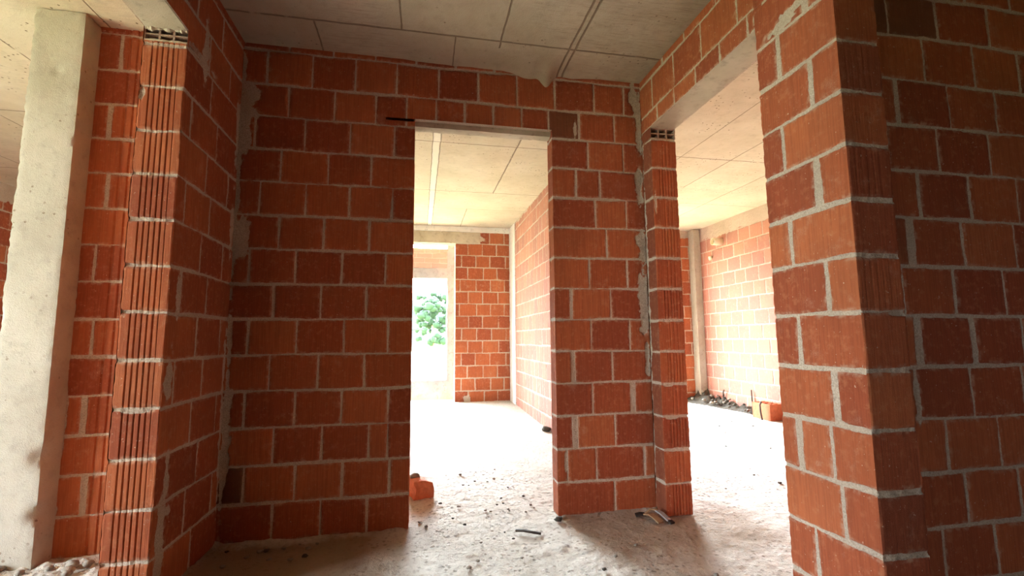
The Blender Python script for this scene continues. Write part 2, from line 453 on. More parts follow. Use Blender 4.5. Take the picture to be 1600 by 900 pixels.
# ------------------------------------------------------------------ wall with the doorway
W = Wall()
bj = {i: BW.get(i - 1, []) for i in range(0, 17)}
brick_face(W, (0, YB, 0), X_, NY, -1.2, XR, 0, CEIL, bj, zlines=BZ, seed=1, zg=None,
    holes=[(DX0, DX1, 0, DZ), (-.232, DX0, 2.437, DZ)], corners=[(DX0, X_, 0, 2.437), (DX1, NX, 0, DZ)],
    tints={(2, 0): .2}, dirt_shades={(2, 0): .7, (13, 9): .6},  # dark brick low at left; above the lintel a recess's shade is painted
    wide={(5, 3): .022, (7, 3): .014, (4, 5): .026, (3, 4): .028},
    smears=[(-1.01, 2.50, .05, .10), (-1.03, 2.27, .04, .12), (-1.01, 1.68, .04, .12), (-1.035, .72, .025, .1), (-1.035, .45, .025, .15),
            (1.43, 2.70, .03, .12), (1.46, 2.55, .025, .25), (1.45, 2.12, .025, .13), (1.455, 1.7, .035, .12), (1.45, 1.3, .035, .18),
            (1.46, .95, .015, .14), (1.0, 2.50, .012, .07), (.89, .31, .008, .08), (-1.05, 2.0, .016, .9), (-1.04, .6, .012, .6)])
brick_face(W, (0, YB, 0), X_, NY, -1.86, -1.2, 0, CEIL, {i + 1: v for i, v in BB.items()}, zlines=BZ, seed=2, res=.0026,
    wide={(12, 0): .014, (10, 0): .012, (8, 0): .006, (4, 0): .018, (2, 0): .022, (14, 0): .010},
    smears=[(-1.80, .7, .012, .2), (-1.81, .35, .014, .3), (-1.8, 1.35, .010, .15), (-1.47, 1.15, .012, .07)],
    flute=lambda i: (-1.665, -1.30, .042, .006))
# rear face, door jambs, ends
brick_face(W, (0, YB2, 0), X_, Y_, -1.86, XR2, 0, CEIL, lambda n: running(n, .253, .03, -1.86, 1.7, seed=3), res=.03, resz=.015, seed=3, holes=[(DX0, DX1, 0, DZ)], zbr=(DZ,))
zjj = ZG[ZG <= DZ]; zjj = np.append(zjj, DZ) if zjj[-1] < DZ - 1e-6 else zjj
zj = lin(0, DZ, .006)
fl_j = lambda i: (YB + .012, YB2 - .012, .030, .005)
brick_face(W, (DX1, 0, 0), Y_, NX, YB, YB2, 0, DZ, {}, zlines=BZ, res=.003, seed=5, corners=[(YB, NY, 0, DZ)], flute=fl_j, depth=.004)
brick_face(W, (DX0, 0, 0), Y_, X_, YB, YB2, 0, DZ, {}, zlines=BZ, res=.003, seed=6, corners=[(YB, NY, 0, DZ)], flute=fl_j, depth=.004)
W.flat([[(DX0, YB - .004, DZ), (DX0, YB2, DZ), (DX1, YB2, DZ), (DX1, YB - .004, DZ)], [(-1.86, YB, 0), (-1.86, YB2, 0), (-1.86, YB2, CEIL), (-1.86, YB, CEIL)]])
W.build('wall_back', M_BRICK)

# ------------------------------------------------------------------ left wall
W = Wall()
LO = 1.0                                                    # near jamb of the left opening (outside the frame)
brick_face(W, (XL, 0, 0), Y_, X_, LO - .3, YB, 0, CEIL, lambda n: LW.get(n, [2.4]) + running(n, .253, .2, LO - .3, 1.1, seed=8), seed=7, res=.007, resz=.006,
    holes=[(LO, YLE, 0, LZ)], corners=[(YLE, NY, 0, LZ)],
    smears=[(2.40, 2.50, .03, .12), (2.30, 1.30, .018, .10), (2.31, .50, .02, .10), (2.27, .92, .03, .09), (2.26, .9, .04, .04), (2.32, .36, .035, .03), (2.29, .25, .03, .2), (2.83, 1.7, .03, .12), (2.84, 2.25, .035, .2), (2.845, .9, .02, .2), (2.845, .5, .02, .3), (2.36, 2.43, .12, .018)])
brick_face(W, (XL, 0, 0), Y_, X_, FRONT2, LO - .3, 0, CEIL, lambda n: running(n, .253, .2, FRONT2, LO, seed=8), seed=7, res=.04, resz=.02, holes=[FILL_WIN])
W.flat([[(XL, y, FILL_WIN[2]), (XL2, y, FILL_WIN[2]), (XL2, y, FILL_WIN[3]), (XL, y, FILL_WIN[3])] for y in FILL_WIN[:2]] + [[(XL, FILL_WIN[0], z), (XL2, FILL_WIN[0], z), (XL2, FILL_WIN[1], z), (XL, FILL_WIN[1], z)] for z in FILL_WIN[2:]])
brick_face(W, (XL2, 0, 0), Y_, NX, FRONT2, YB, 0, CEIL, lambda n: running(n, .253, .1, FRONT, YB, seed=9), res=.03, resz=.015, seed=8, holes=[(LO, YLE, 0, LZ), FILL_WIN])
brick_face(W, (0, YLE, 0), X_, NY, XL2, XL, 0, 2.415, {}, res=.0016, seed=21, corners=[(XL, X_, 0, LZ), (XL2, NX, 0, LZ)],
    flute=lambda n: (XL2 + .030, XL2 + .146, .0212, .0045), smears=[(XL2 + .01, 2.165, .014, .03), (XL2 + .09, .792, .05, .007)],
    tints={(1, 0): .5, (3, 0): .3})
brick_face(W, (0, LO, 0), X_, Y_, XL2, XL, 0, LZ, {}, res=.02, resz=.01, seed=22)
W.flat([[(XL, LO, LZ), (XL2, LO, LZ), (XL2, YLE, LZ), (XL, YLE, LZ)], [(XL, YLE + .13, 2.41), (XL, YLE + .13, LZ), (XL2, YLE + .13, LZ), (XL2, YLE + .13, 2.41)], [(XL, YLE, 2.414), (XL2, YLE, 2.414), (XL2, YLE + .13, 2.414), (XL, YLE + .13, 2.414)]])
W.build('wall_left', M_BRICK)

# ------------------------------------------------------------------ right wall: header over the wide opening
RJ = {12: [1.784, 1.994, 2.21, 2.43, 2.64], 13: [1.849, 2.142, 2.421, 2.692], 14: [2.0, 2.3, 2.55]}
W = Wall()
RZL = [RZ - .2, RZ, 2.583, 2.80, 3.0]
rj = {1: RJ[12], 2: RJ[13], 3: RJ[14]}
brick_face(W, (XR, 0, 0), Y_, NX, YD - .05, YB, RZ, CEIL, rj, zlines=RZL, seed=31, res=.006, depth=.005, smears=[(YD - .01, 2.52, .02, .03), (YD, 2.475, .06, .012)])
brick_face(W, (XR2, 0, 0), Y_, X_, YD - .05, YB, RZ, CEIL, rj, zlines=RZL, seed=32, res=.03, resz=.015)
W.flat([[(XR, YD - .05, RZ), (XR, YB, RZ), (XR2, YB, RZ), (XR2, YD - .05, RZ)]])
W.build('wall_right', M_BRICK)

# stub pillar beside the doorway wall
root = empty('brick_pillar', ((XR + XR2) / 2, YS, 0))
tag(root, 'narrow orange brick pillar standing in the corner right of the doorway', 'pillar')
W = Wall()
def shifted(W_, off): 
    for v in W_.V: v -= np.array(off)
sj = lambda n: []
fz = .191
brick_face(W, (0, YS, 0), X_, NY, XR, XR2, 0, 2.40, sj, zoff=.191 - .2, res=.003, seed=41, corners=[(XR, NX, 0, 2.5), (XR2, X_, 0, 2.5)],
    flute=lambda n: (XR + .045, XR + .165, .021, .0042) if n % 2 == 0 else (XR + .07, XR + .15, .025, .0018), smears=[(XR + .05, .785, .04, .010), (XR + .06, .585, .05, .010), (XR + .015, 1.95, .010, .06)],
    tints={(0, 0): .35, (11, 0): .55})
brick_face(W, (XR, 0, 0), Y_, NX, YS, YB, 0, RZ, sj, zoff=.191 - .2, res=.005, seed=42, corners=[(YS, NY, 0, 2.5)], tints={(n_, 0): .12 for n_ in range(14)}, dirt_shades={(n_, 0): .3 for n_ in range(14)}, smears=[(YB, 1.5, .02, .8), (YB, .5, .012, .5)])  # side face darkened in colour to paint the shade on it
brick_face(W, (XR2, 0, 0), Y_, X_, YS, YB, 0, RZ, sj, zoff=.191 - .2, res=.01, seed=43, corners=[(YS, NY, 0, 2.5)])
W.flat([[(XR, YS, 2.398), (XR2, YS, 2.398), (XR2, YB, 2.398), (XR, YB, 2.398)]])
shifted(W, root.location)
W.build('shaft', M_BRICK, None, root)

def cut_brick(name, parent, x0, x1, y0, y1, z0, z1, cols, rows, mat):
    """a hollow block laid on its side so that its open cells face the room"""
    bm = bmesh.new()
    t = .008
    xs = np.linspace(x0, x1, cols + 1); zs = np.linspace(z0, z1, rows + 1)
    def box(a, b_, c, d, e, f):
        vs = [bm.verts.new(p) for p in ((a, c, e), (b_, c, e), (b_, d, e), (a, d, e), (a, c, f), (b_, c, f), (b_, d, f), (a, d, f))]
        for q in ((0, 3, 2, 1), (4, 5, 6, 7), (0, 1, 5, 4), (1, 2, 6, 5), (2, 3, 7, 6), (3, 0, 4, 7)): bm.faces.new([vs[i] for i in q])
    for i, x in enumerate(xs):
        a = max(x0, x - t / 2); b_ = min(x1, x + t / 2)
        box(a, b_, y0 + random.uniform(0, .006), y1, z0, z1)
    for j, z in enumerate(zs):
        a = max(z0, z - t / 2.6); b_ = min(z1, z + t / 2.6)
        box(x0, x1, y0 + random.uniform(.001, .004), y1, a, b_)
    box(x0, x1, y1 - .01, y1, z0, z1)
    return bm_obj(name, bm, mat, parent)
off = Vector(root.location)
cut_brick('cut_brick', root, XR - off.x + .002, XR2 - off.x, .004, YB - YS - .01, 2.402, RZ - .004, 3, 2, M_BRICK)

# left wall's own cut block under the lintel
hb = empty('hollow_brick', ((XL + XL2) / 2, YLE, 2.417))
tag(hb, 'cut hollow brick with dark open cells on top of the fluted left pier', 'brick')
ox = hb.location.x
cut_brick('shell', hb, XL2 - ox + .001, XL - ox - .001, .003, .12, .004, LZ - 2.417 - .003, 3, 2, M_BRICK)
def ridge(name, parent, x0, x1, y, z, r, amp, mat, seed):
    bm = bmesh.new(); n = 60; rows = []
    for i in range(n + 1):
        x = x0 + (x1 - x0) * i / n
        k_ = max(.25, 1 + amp * float(fbm(np.array([x * 70.]), np.array([seed * 3.1]), seed)[0]))
        rows.append([bm.verts.new((x, y - r * k_ * math.cos(t) * .8, z - r * k_ * math.sin(t) * 1.0)) for t in (-1.4, -.7, 0, .7, 1.4, 3.14)])
    for p, q in zip(rows[:-1], rows[1:]):
        for j in range(6): bm.faces.new((p[j], q[j], q[(j + 1) % 6], p[(j + 1) % 6]))
    bm.faces.new(rows[0]); bm.faces.new(rows[-1][::-1])
    bmesh.ops.recalc_face_normals(bm, faces=bm.faces[:])
    return bm_obj(name, bm, mat, parent, True)
ridge('mortar_bed', hb, XL2 - ox + .003, XL - ox - .003, .006, .004, .006, .9, M_LINT, 2)
ridge('mortar_fringe', hb, XL2 - ox + .003, XL - ox - .003, .006, LZ - 2.417 - .004, .010, 2.2, M_LINT, 5)

# ------------------------------------------------------------------ near pillar on the right
root = empty('brick_pillar', ((XR + XF) / 2, (YD + YE) / 2, 0))
tag(root, 'big brick pillar in the right foreground, left face brightly lit, corner towards the camera', 'pillar')
W = Wall()
zo = .161
brick_face(W, (XR, 0, 0), Y_, NX, YE, YD, 0, CEIL, PF, zoff=zo, res=.004, resz=.004, seed=51, corners=[(YE, NY, 0, 3), (YD, Y_, 0, RZ)], depth=.005, jw=.015,
    wide={(11, 0): .022, (9, 0): .012, (7, 0): .016, (10, 0): .008, (8, 0): .004, (5, 0): .006, (3, 0): .014, (2, 1): .018, (4, 0): .006, (6, 0): .006},
    smears=[(1.60, 2.39, .07, .018), (1.52, 2.42, .06, .016), (1.45, .765, .03, .010)],
    zlines=None)
brick_face(W, (0, YE, 0), X_, NY, XR, XF, 0, CEIL, {}, zoff=zo, res=.004, resz=.004, seed=52, corners=[(XR, NX, 0, 3), (XF, X_, 0, 3)], depth=.005, jw=.015,
    flute=lambda n: (XR + .02, XR + .15, .026, .0008) if n in (9, 7, 5) else None, smears=[(XF - .03, 1.155, .05, .008)],
    tints={(11, 0): .75, (10, 0): .6, (5, 0): .6, (9, 0): .3, (1, 0): .2}, dirt_shades={(9, 0): .12, (1, 0): .12})
brick_face(W, (XF, 0, 0), Y_, X_, YE, YG, 0, CEIL, {}, zoff=zo, res=.006, seed=53, corners=[(YE, NY, 0, 3)])
brick_face(W, (0, YD, 0), X_, Y_, XR, XF, 0, RZ, {}, zoff=zo, res=.01, seed=54, corners=[(XR, NX, 0, 3)])
brick_face(W, (XF, 0, 0), Y_, X_, YG2, YD, 0, CEIL, {}, zoff=zo, res=.01, seed=55)
W.flat([[(XR, YE, CEIL), (XF, YE, CEIL), (XF, YD, CEIL), (XR, YD, CEIL)]])
shifted(W, root.location)
W.build('shaft', M_BRICK, None, root)

# dark wall to the right of that pillar
W = Wall()
brick_face(W, (0, YG, 0), X_, NY, XF - .02, 3.1, 0, CEIL, GW, zoff=.155, res=.006, resz=.006, seed=61, jw=.013, depth=.007,
    dirt_shades={(11, 1): .6, (11, 0): .65, (3, 0): .25, (6, 0): .35, (8, 0): .1},
    wide={(6, 0): .03, (4, 0): .022, (4, 1): .012, (9, 0): .01, (7, 0): .008}, smears=[(1.90, .84, .015, .10)])
brick_face(W, (0, YG, 0), X_, NY, 3.1, CAMX, 0, CEIL, GW, zoff=.155, res=.04, resz=.02, seed=61)
brick_face(W, (0, YG2, 0), X_, Y_, XF - .02, RX, 0, CEIL, lambda n: running(n, .253, .03, XF, RX, seed=62), res=.03, resz=.015, seed=62)
W.build('wall_side', M_BRICK)

# ------------------------------------------------------------------ far room and right room shells
def shell(name, faces, mat=None):
    W = Wall()
    for f in faces: brick_face(W, **f)
    return W.build(name, mat or M_BRICK_FAR)
rb = lambda off, s, L=.253: (lambda n: running(n, L, off, -8, 12, seed=s))
# wall between far room and right room, seen bright through the doorway
W = Wall()
brick_face(W, (XW, 0, 0), Y_, NX, YB2, 7.12, 0, HF, rb(.05, 71, .2), seed=71, res=.010, resz=.008, topconc=2.90)
brick_face(W, (XR2, 0, 0), Y_, X_, YB, RY, 0, HF, rb(.12, 72), seed=72, res=.03, resz=.02)
W.flat([[(XW, 7.12, 0), (XR2, 7.12, 0), (XR2, 7.12, HF), (XW, 7.12, HF)]])
W.build('wall_partition', M_BRICK_LIT)
# far wall with the tall window
WX0, WX1, WZ0, WZ1 = -.85, .546, .05, 2.655
W = Wall()
brick_face(W, (0, FY, 0), X_, NY, EX, XR2, 0, HF, rb(.02, 81, .245), zoff=.06, seed=81, res=.010, resz=.008, holes=[(WX0, WX1, WZ0, WZ1)], depth=.008, jw=.014,
    corners=[(WX1, NX, WZ0, WZ1)], smears=[(.95, 2.74, .06, .05), (.75, .12, .05, .08)])
brick_face(W, (0, FY2, 0), X_, Y_, EX, XR2, 0, HF, rb(.02, 82), seed=82, res=.06, resz=.06, holes=[(WX0, WX1, WZ0, WZ1)])
for (a, b_, c, d) in ((WX0, WX1, WZ0, WZ1),):
    W.flat([[(a, FY, c), (a, FY2, c), (a, FY2, d), (a, FY, d)], [(b_, FY, c), (b_, FY, d), (b_, FY2, d), (b_, FY2, c)], [(a, FY, d), (a, FY2, d), (b_, FY2, d), (b_, FY, d)], [(a, FY, c), (b_, FY, c), (b_, FY2, c), (a, FY2, c)]])
W.build('wall_far', M_BRICK_FAR)
# outer left wall, openings between brick piers
LWIN = [(.25, 1.75, .10, 2.6)]
W = Wall()
brick_face(W, (EX, 0, 0), Y_, X_, FRONT, FY, 0, HF, rb(.07, 91), seed=91, res=.014, resz=.012, holes=LWIN, topconc=2.72)
brick_face(W, (EX - .25, 0, 0), Y_, NX, FRONT, FY2, 0, HF, rb(.07, 92), seed=92, res=.06, resz=.06, holes=LWIN)
for (a, b_, c, d) in LWIN:
    W.flat([[(EX, a, c), (EX, a, d), (EX - .25, a, d), (EX - .25, a, c)], [(EX, b_, c), (EX - .25, b_, c), (EX - .25, b_, d), (EX, b_, d)], [(EX, a, d), (EX, b_, d), (EX - .25, b_, d), (EX - .25, a, d)], [(EX, a, c), (EX - .25, a, c), (EX - .25, b_, c), (EX, b_, c)]])
W.build('wall_outer', M_BRICK_FAR)
# right room: side wall and end wall with a wide window opening
W = Wall()
brick_face(W, (RX, 0, 0), Y_, NX, YG2, RY, 0, HF, rb(.1, 101, .253), seed=101, res=.008, resz=.007, topconc=2.66, zoff=.06, jw=.012)
brick_face(W, (RX + .25, 0, 0), Y_, X_, YG, RY + .2, 0, HF, rb(.1, 102), seed=102, res=.08, resz=.08)
W.build('wall_right_room', M_BRICK_LIT)
RWIN = (2.85, 3.95, .10, 2.4)
W = Wall()
brick_face(W, (0, RY, 0), X_, NY, XR2, RX, 0, HF, rb(.08, 111), seed=111, res=.010, resz=.009, holes=[RWIN], topconc=2.74)
brick_face(W, (0, RY + .2, 0), X_, Y_, XR2, RX + .25, 0, HF, rb(.08, 112), seed=112, res=.08, resz=.08, holes=[RWIN])
a, b_, c, d = RWIN
W.flat([[(a, RY, c), (a, RY + .2, c), (a, RY + .2, d), (a, RY, d)], [(b_, RY, c), (b_, RY, d), (b_, RY + .2, d), (b_, RY + .2, c)], [(a, RY, d), (a, RY + .2, d), (b_, RY + .2, d), (b_, RY, d)], [(a, RY, c), (b_, RY, c), (b_, RY + .2, c), (a, RY + .2, c)]])
W.build('wall_right_end', M_BRICK_FAR)
# the room the camera stands in: wall behind and wall to the right
W = Wall()
brick_face(W, (0, FRONT2, 0), X_, Y_, XL, CAMX, 0, CEIL, rb(.03, 121), seed=121, res=.04, resz=.02)
brick_face(W, (0, FRONT2 - .2, 0), X_, NY, XL2, RX + .25, 0, CEIL, rb(.03, 122), seed=122, res=.08, resz=.08)
brick_face(W, (0, FRONT - .2, 0), X_, NY, EX - .25, XL2, 0, CEIL, rb(.03, 124), seed=122, res=.08, resz=.08)
brick_face(W, (0, FRONT, 0), X_, Y_, EX, XL2, 0, CEIL, rb(.03, 123), seed=123, res=.05, resz=.04)
W.build('wall_front', M_BRICK)
W = Wall()
brick_face(W, (CAMX, 0, 0), Y_, NX, FRONT2, YG, 0, CEIL, rb(.04, 131), seed=131, res=.03, resz=.02)
brick_face(W, (CAMX + .18, 0, 0), Y_, X_, FRONT2, YG2, 0, CEIL, rb(.04, 132), seed=132, res=.08, resz=.08)
W.build('wall_near_side', M_BRICK)

# ------------------------------------------------------------------ floor and ceiling
def grid_mesh(name, xs, ys, zf, mat, flip=False):
    Xg, Yg = np.meshgrid(xs, ys)
    P = np.stack([Xg, Yg, zf(Xg, Yg)], -1).reshape(-1, 3)
    idx = np.arange(len(xs) * len(ys)).reshape(len(ys), len(xs))
    q = np.stack([idx[:-1, :-1], idx[:-1, 1:], idx[1:, 1:], idx[1:, :-1]], -1).reshape(-1, 4)
    if flip: q = q[:, ::-1]
    me = bpy.data.meshes.new(name)
    me.vertices.add(len(P)); me.vertices.foreach_set('co', P.astype(np.float32).ravel())
    me.loops.add(q.size); me.loops.foreach_set('vertex_index', q.astype(np.int32).ravel())
    me.polygons.add(len(q)); me.polygons.foreach_set('loop_start', np.arange(0, q.size, 4, dtype=np.int32))
    me.polygons.foreach_set('loop_total', np.full(len(q), 4, dtype=np.int32))
    me.update(calc_edges=True)
    return link_mesh(name, me, mat)
def fz_(x, y):
    near = sstep(3.3, 2.3, np.abs(x)) * 0 + 1
    h = .006 * fbm(x * 2.2, y * 2.2, 201) + .006 * fbm(x * 14, y * 14, 202) + .007 * np.maximum(fbm(x * 48, y * 48, 203), -.1)
    e = lambda d, w: np.exp(-np.maximum(d, 0) / w)
    # spilled mortar along wall feet
    h += .018 * e(YB - y, .05) * ((y < YB + .05) & (x > XL) & (x < XR)) * (1 - ((x > DX0 - .02) & (x < DX1 + .02))) * (.7 + fbm(x * 9, y * 9, 204))
    h += .022 * e(np.abs(x + 1.05), .06) * (y > YLE - .05) * (y < YB) * (.6 + fbm(x * 9, y * 9, 205))
    # coarse rubble under the left opening
    m = sstep(-1.0, -1.2, x) * sstep(2.95, 2.75, y) * sstep(1.0, 1.6, y)
    h += m * (.02 + .035 * fbm(x * 11, y * 11, 206) + .02 * fbm(x * 34, y * 34, 207))
    return h - .004 + .021 * np.maximum(y - 3.0, 0)
xs = np.concatenate([lin(EX - .3, -1.95, .06)[:-1], lin(-1.95, 2.2, .0125)[:-1], lin(2.2, RX + .3, .05)])
ys = np.concatenate([lin(FRONT2 - .25, 1.3, .08)[:-1], lin(1.3, 3.9, .0125)[:-1], lin(3.9, FY2 + .1, .045)])
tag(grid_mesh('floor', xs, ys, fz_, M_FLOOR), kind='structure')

def cz(x, y):
    h = np.full_like(x, CEIL)
    h -= .004 * fbm(x * 1.5, y * 1.5, 301)
    # mortar squeezed down where the slab meets the wall tops; one drip over the doorway
    e = np.exp(-np.abs(YB - y) / .028) * (y < YB + .02)
    h -= (.004 + .022 * sstep(-.4, .7, x) * sstep(1.3, .8, x)) * e * (.8 + .9 * fbm(x * 7, y * 3, 302)) * (x > XL) * (x < XR)
    h -= .085 * np.exp(-((x - .80) / .045) ** 2) * np.exp(-np.abs(YB - y) / .05) * (y < YB + .02)
    h -= .045 * np.exp(-((x - .68) / .08) ** 2) * np.exp(-np.abs(YB - y) / .04) * (y < YB + .02)
    h += .021 * np.maximum(y - 3.0, 0) * sstep(1.66, 1.46, x) + .006 * np.maximum(y - 3.0, 0) * sstep(1.46, 1.66, x)
    return h
CX0, CX1, CY1 = (XL + XL2) / 2, (XR + XR2) / 2, (YB + YB2) / 2
cyn = np.concatenate([lin(FRONT2 - .25, 1.6, .08)[:-1], lin(1.6, 2.5, .03)[:-1], lin(2.5, CY1, .01)])
tag(grid_mesh('ceiling', lin(CX0, CX1, .0125), cyn, cz, M_CEIL_SHADE, True), kind='structure')
tag(grid_mesh('ceiling', np.concatenate([lin(EX - .3, CX0, .08)[:-1], lin(CX0, CX1, .0125)[:-1], lin(CX1, RX + .3, .08)]), lin(CY1, FY2 + .1, .06), cz, M_CEIL_LIT, True), kind='structure')
tag(grid_mesh('ceiling', lin(EX - .3, CX0, .08), cyn, cz, M_CEIL_LIT, True), kind='structure')
tag(grid_mesh('ceiling', lin(CX1, RX + .3, .08), cyn, cz, M_CEIL_LIT, True), kind='structure')
bm = bmesh.new(); bmesh.ops.create_cube(bm, size=1, matrix=Matrix.Translation(((EX + RX) / 2, (FRONT2 + FY2) / 2, CEIL + .29)) @ Matrix.Diagonal((RX - EX + .8, FY2 - FRONT2 + .8, .22, 1)))
tag(bm_obj('ceiling', bm, M_CONC), kind='structure')

# ------------------------------------------------------------------ concrete members
def rough_box(name, x0, x1, y0, y1, z0, z1, mat, res=.03, amp=.003, edge=.006, seed=0, parent=None, chips=()):
    """box with gridded faces, slightly uneven faces and chipped arrises"""
    bm = bmesh.new()
    nx, ny, nz = [max(1, int((b - a) / res)) for a, b in ((x0, x1), (y0, y1), (z0, z1))]
    def face(o, du, dv, nu, nv):
        vs = [[bm.verts.new(Vector(o) + Vector(du) * (i / nu) + Vector(dv) * (j / nv)) for i in range(nu + 1)] for j in range(nv + 1)]
        for j in range(nv):
            for i in range(nu): bm.faces.new((vs[j][i], vs[j][i + 1], vs[j + 1][i + 1], vs[j + 1][i]))
    dx, dy, dz = (x1 - x0, 0, 0), (0, y1 - y0, 0), (0, 0, z1 - z0)
    face((x0, y0, z0), dx, dz, nx, nz); face((x1, y1, z0), (x0 - x1, 0, 0), dz, nx, nz)
    face((x1, y0, z0), dy, dz, ny, nz); face((x0, y1, z0), (0, y0 - y1, 0), dz, ny, nz)
    face((x0, y0, z1), dx, dy, nx, ny); face((x0, y1, z0), dx, (0, y0 - y1, 0), nx, ny)
    bmesh.ops.remove_doubles(bm, verts=bm.verts, dist=1e-5)
    c = Vector(((x0 + x1) / 2, (y0 + y1) / 2, (z0 + z1) / 2))
    for v in bm.verts:
        p = v.co.copy()
        on = [abs(p.x - x0) < 1e-4 or abs(p.x - x1) < 1e-4, abs(p.y - y0) < 1e-4 or abs(p.y - y1) < 1e-4, abs(p.z - z0) < 1e-4 or abs(p.z - z1) < 1e-4]
        n1 = float(fbm(np.array([p.x * 6 + p.y * 5]), np.array([p.z * 6 + p.y * 3]), seed)[0])
        n2 = float(fbm(np.array([p.x * 40 + p.y * 33]), np.array([p.z * 40 + p.y * 21]), seed + 5)[0])
        d = Vector((0, 0, 0))
        for ax in range(3):
            if on[ax]:
                s = 1 if p[ax] > c[ax] else -1
                a = amp * n1
                if sum(on) >= 2: a -= edge * (.5 + n2)
                d[ax] += s * a
        for (cx, cy, czz, r, dp) in chips:
            e = math.exp(-((p - Vector((cx, cy, czz))).length / r) ** 2)
            d += (c - p).normalized() * Vector((1, 1, 0)) * 0 + Vector(((c.x - p.x), (c.y - p.y), 0)).normalized() * dp * e
        v.co = p + d
    o = bm_obj(name, bm, mat, parent, True); o.data.set_sharp_from_angle(angle=math.radians(48)); return o

colr = rough_box('concrete_column', -2.027, -1.793, 2.73, 2.965, .0, CEIL - .004, M_CONC, .016, .0025, .005, 3, chips=[(-1.793, 2.73, .52, .045, .03), (-1.793, 2.73, .25, .035, .025), (-1.9, 2.73, 2.5, .02, .012)])
tag(colr, 'whitish concrete column at the far left edge beside the left opening', 'column')
cc = rough_box('concrete_column', 4.395, 4.515, 6.84, 6.995, .03, CEIL + .018, M_CONC, .025, .003, .003, 4)
tag(cc, 'thin concrete column in the corner of the right room', 'column')
cf = rough_box('concrete_column', XW - .012, XR2, 7.125, FY - .012, .04, CEIL + .08, M_RENDER, .03, .003, .004, 5)
tag(cf, 'white concrete column in the back corner of the room through the doorway', 'column')

ln = rough_box('concrete_lintel', XL2 + .002, XL - .004, LO - .1, YLE + .10, LZ - .004, LZ + .06, M_LINT, .02, .002, .004, 6)
tag(ln, 'pale concrete lintel over the left opening, seen from below', 'lintel')
lr = rough_box('concrete_lintel', XR + .003, XR2 - .003, YD - .0, YB - .02, RZ - .003, RZ + .06, M_LINT, .02, .002, .005, 7)
tag(lr, 'grey concrete lintel spanning the wide opening beside the big pillar', 'lintel')
ld = rough_box('concrete_lintel', DX0 - .01, DX1 + .02, YB + .03, YB2 - .002, DZ - .035, DZ + .02, M_LINT, .02, .002, .004, 8)
tag(ld, 'thin concrete lintel over the central doorway', 'lintel')
bf = rough_box('concrete_beam', -3.5, .955, FY - .03, FY + .1, WZ1 + .0, CEIL + .0, M_LINT, .05, .004, .006, 9)
tag(bf, 'grey concrete beam above the window of the room through the doorway', 'beam')
rbm = rough_box('concrete_beam', EX, XW + .01, FY - .035, FY + .08, CEIL + .0, CEIL + .092, M_RENDER, .08, .003, .004, 10)
tag(rbm, 'pale concrete strip under the ceiling above the far window beam', 'beam')

# window: rough rendered surround standing outside the opening
win = empty('window_1', (-.2, 8.0, 0)); tag(win, kind='structure')
def wbox(name, x0, x1, y0, y1, z0, z1, mat, seed):
    o = rough_box(name, x0 + .2, x1 + .2, y0 - 8.0, y1 - 8.0, z0, z1, mat, .04, .006, .008, seed, win); return o
SX = .432
wbox('jamb', SX, .72, 7.98, 8.18, .0, 2.85, M_SURR, 21)
wbox('sill', -2.6, SX + .02, 7.98, 8.2, .0, .415, M_SURR, 22)
wbox('head', -2.6, SX + .02, 7.98, 8.18, 2.12, 2.30, M_SURR, 23)
M_GLARE_BRICK = brick_material('glare_brick', hue=(0, 0, .62), pale=.5)  # brick whitened in colour to paint the glare around the window
W = Wall()
brick_face(W, (.2, -.015, 0), X_, NY, -2.6, .6, 2.30, 2.64, lambda n: running(n, .26, .05, -3, 2, seed=141), zlines=[2.2, 2.3, 2.385, 2.47, 2.555, 2.64, 2.7], res=.012, resz=.008, seed=141)
W.flat([[(-2.6, 0, 2.3), (.8, 0, 2.3), (.8, .15, 2.3), (-2.6, .15, 2.3)], [(-2.6, 0, 2.64), (.8, 0, 2.64), (.8, .15, 2.64), (-2.6, .15, 2.64)], [(-2.6, .15, 2.3), (.8, .15, 2.3), (.8, .15, 2.64), (-2.6, .15, 2.64)]])
W.build('brick_band', M_GLARE_BRICK, None, win)

# ------------------------------------------------------------------ loose things
def lump(bm, loc, r, seed, sq=(1, 1, 1)):
    ret = bmesh.ops.create_icosphere(bm, subdivisions=2, radius=1)
    rr = random.Random(seed); ax = [rr.uniform(0, 6) for _ in range(6)]
    for v in ret['verts']:
        p = v.co
        k_ = 1 + .22 * math.sin(3.1 * p.x + ax[0]) * math.sin(2.7 * p.y + ax[1]) + .16 * math.sin(5.3 * p.z + ax[2] + p.x * 2)
        v.co = Vector((p.x * sq[0], p.y * sq[1], p.z * sq[2])) * r * k_ + Vector(loc)

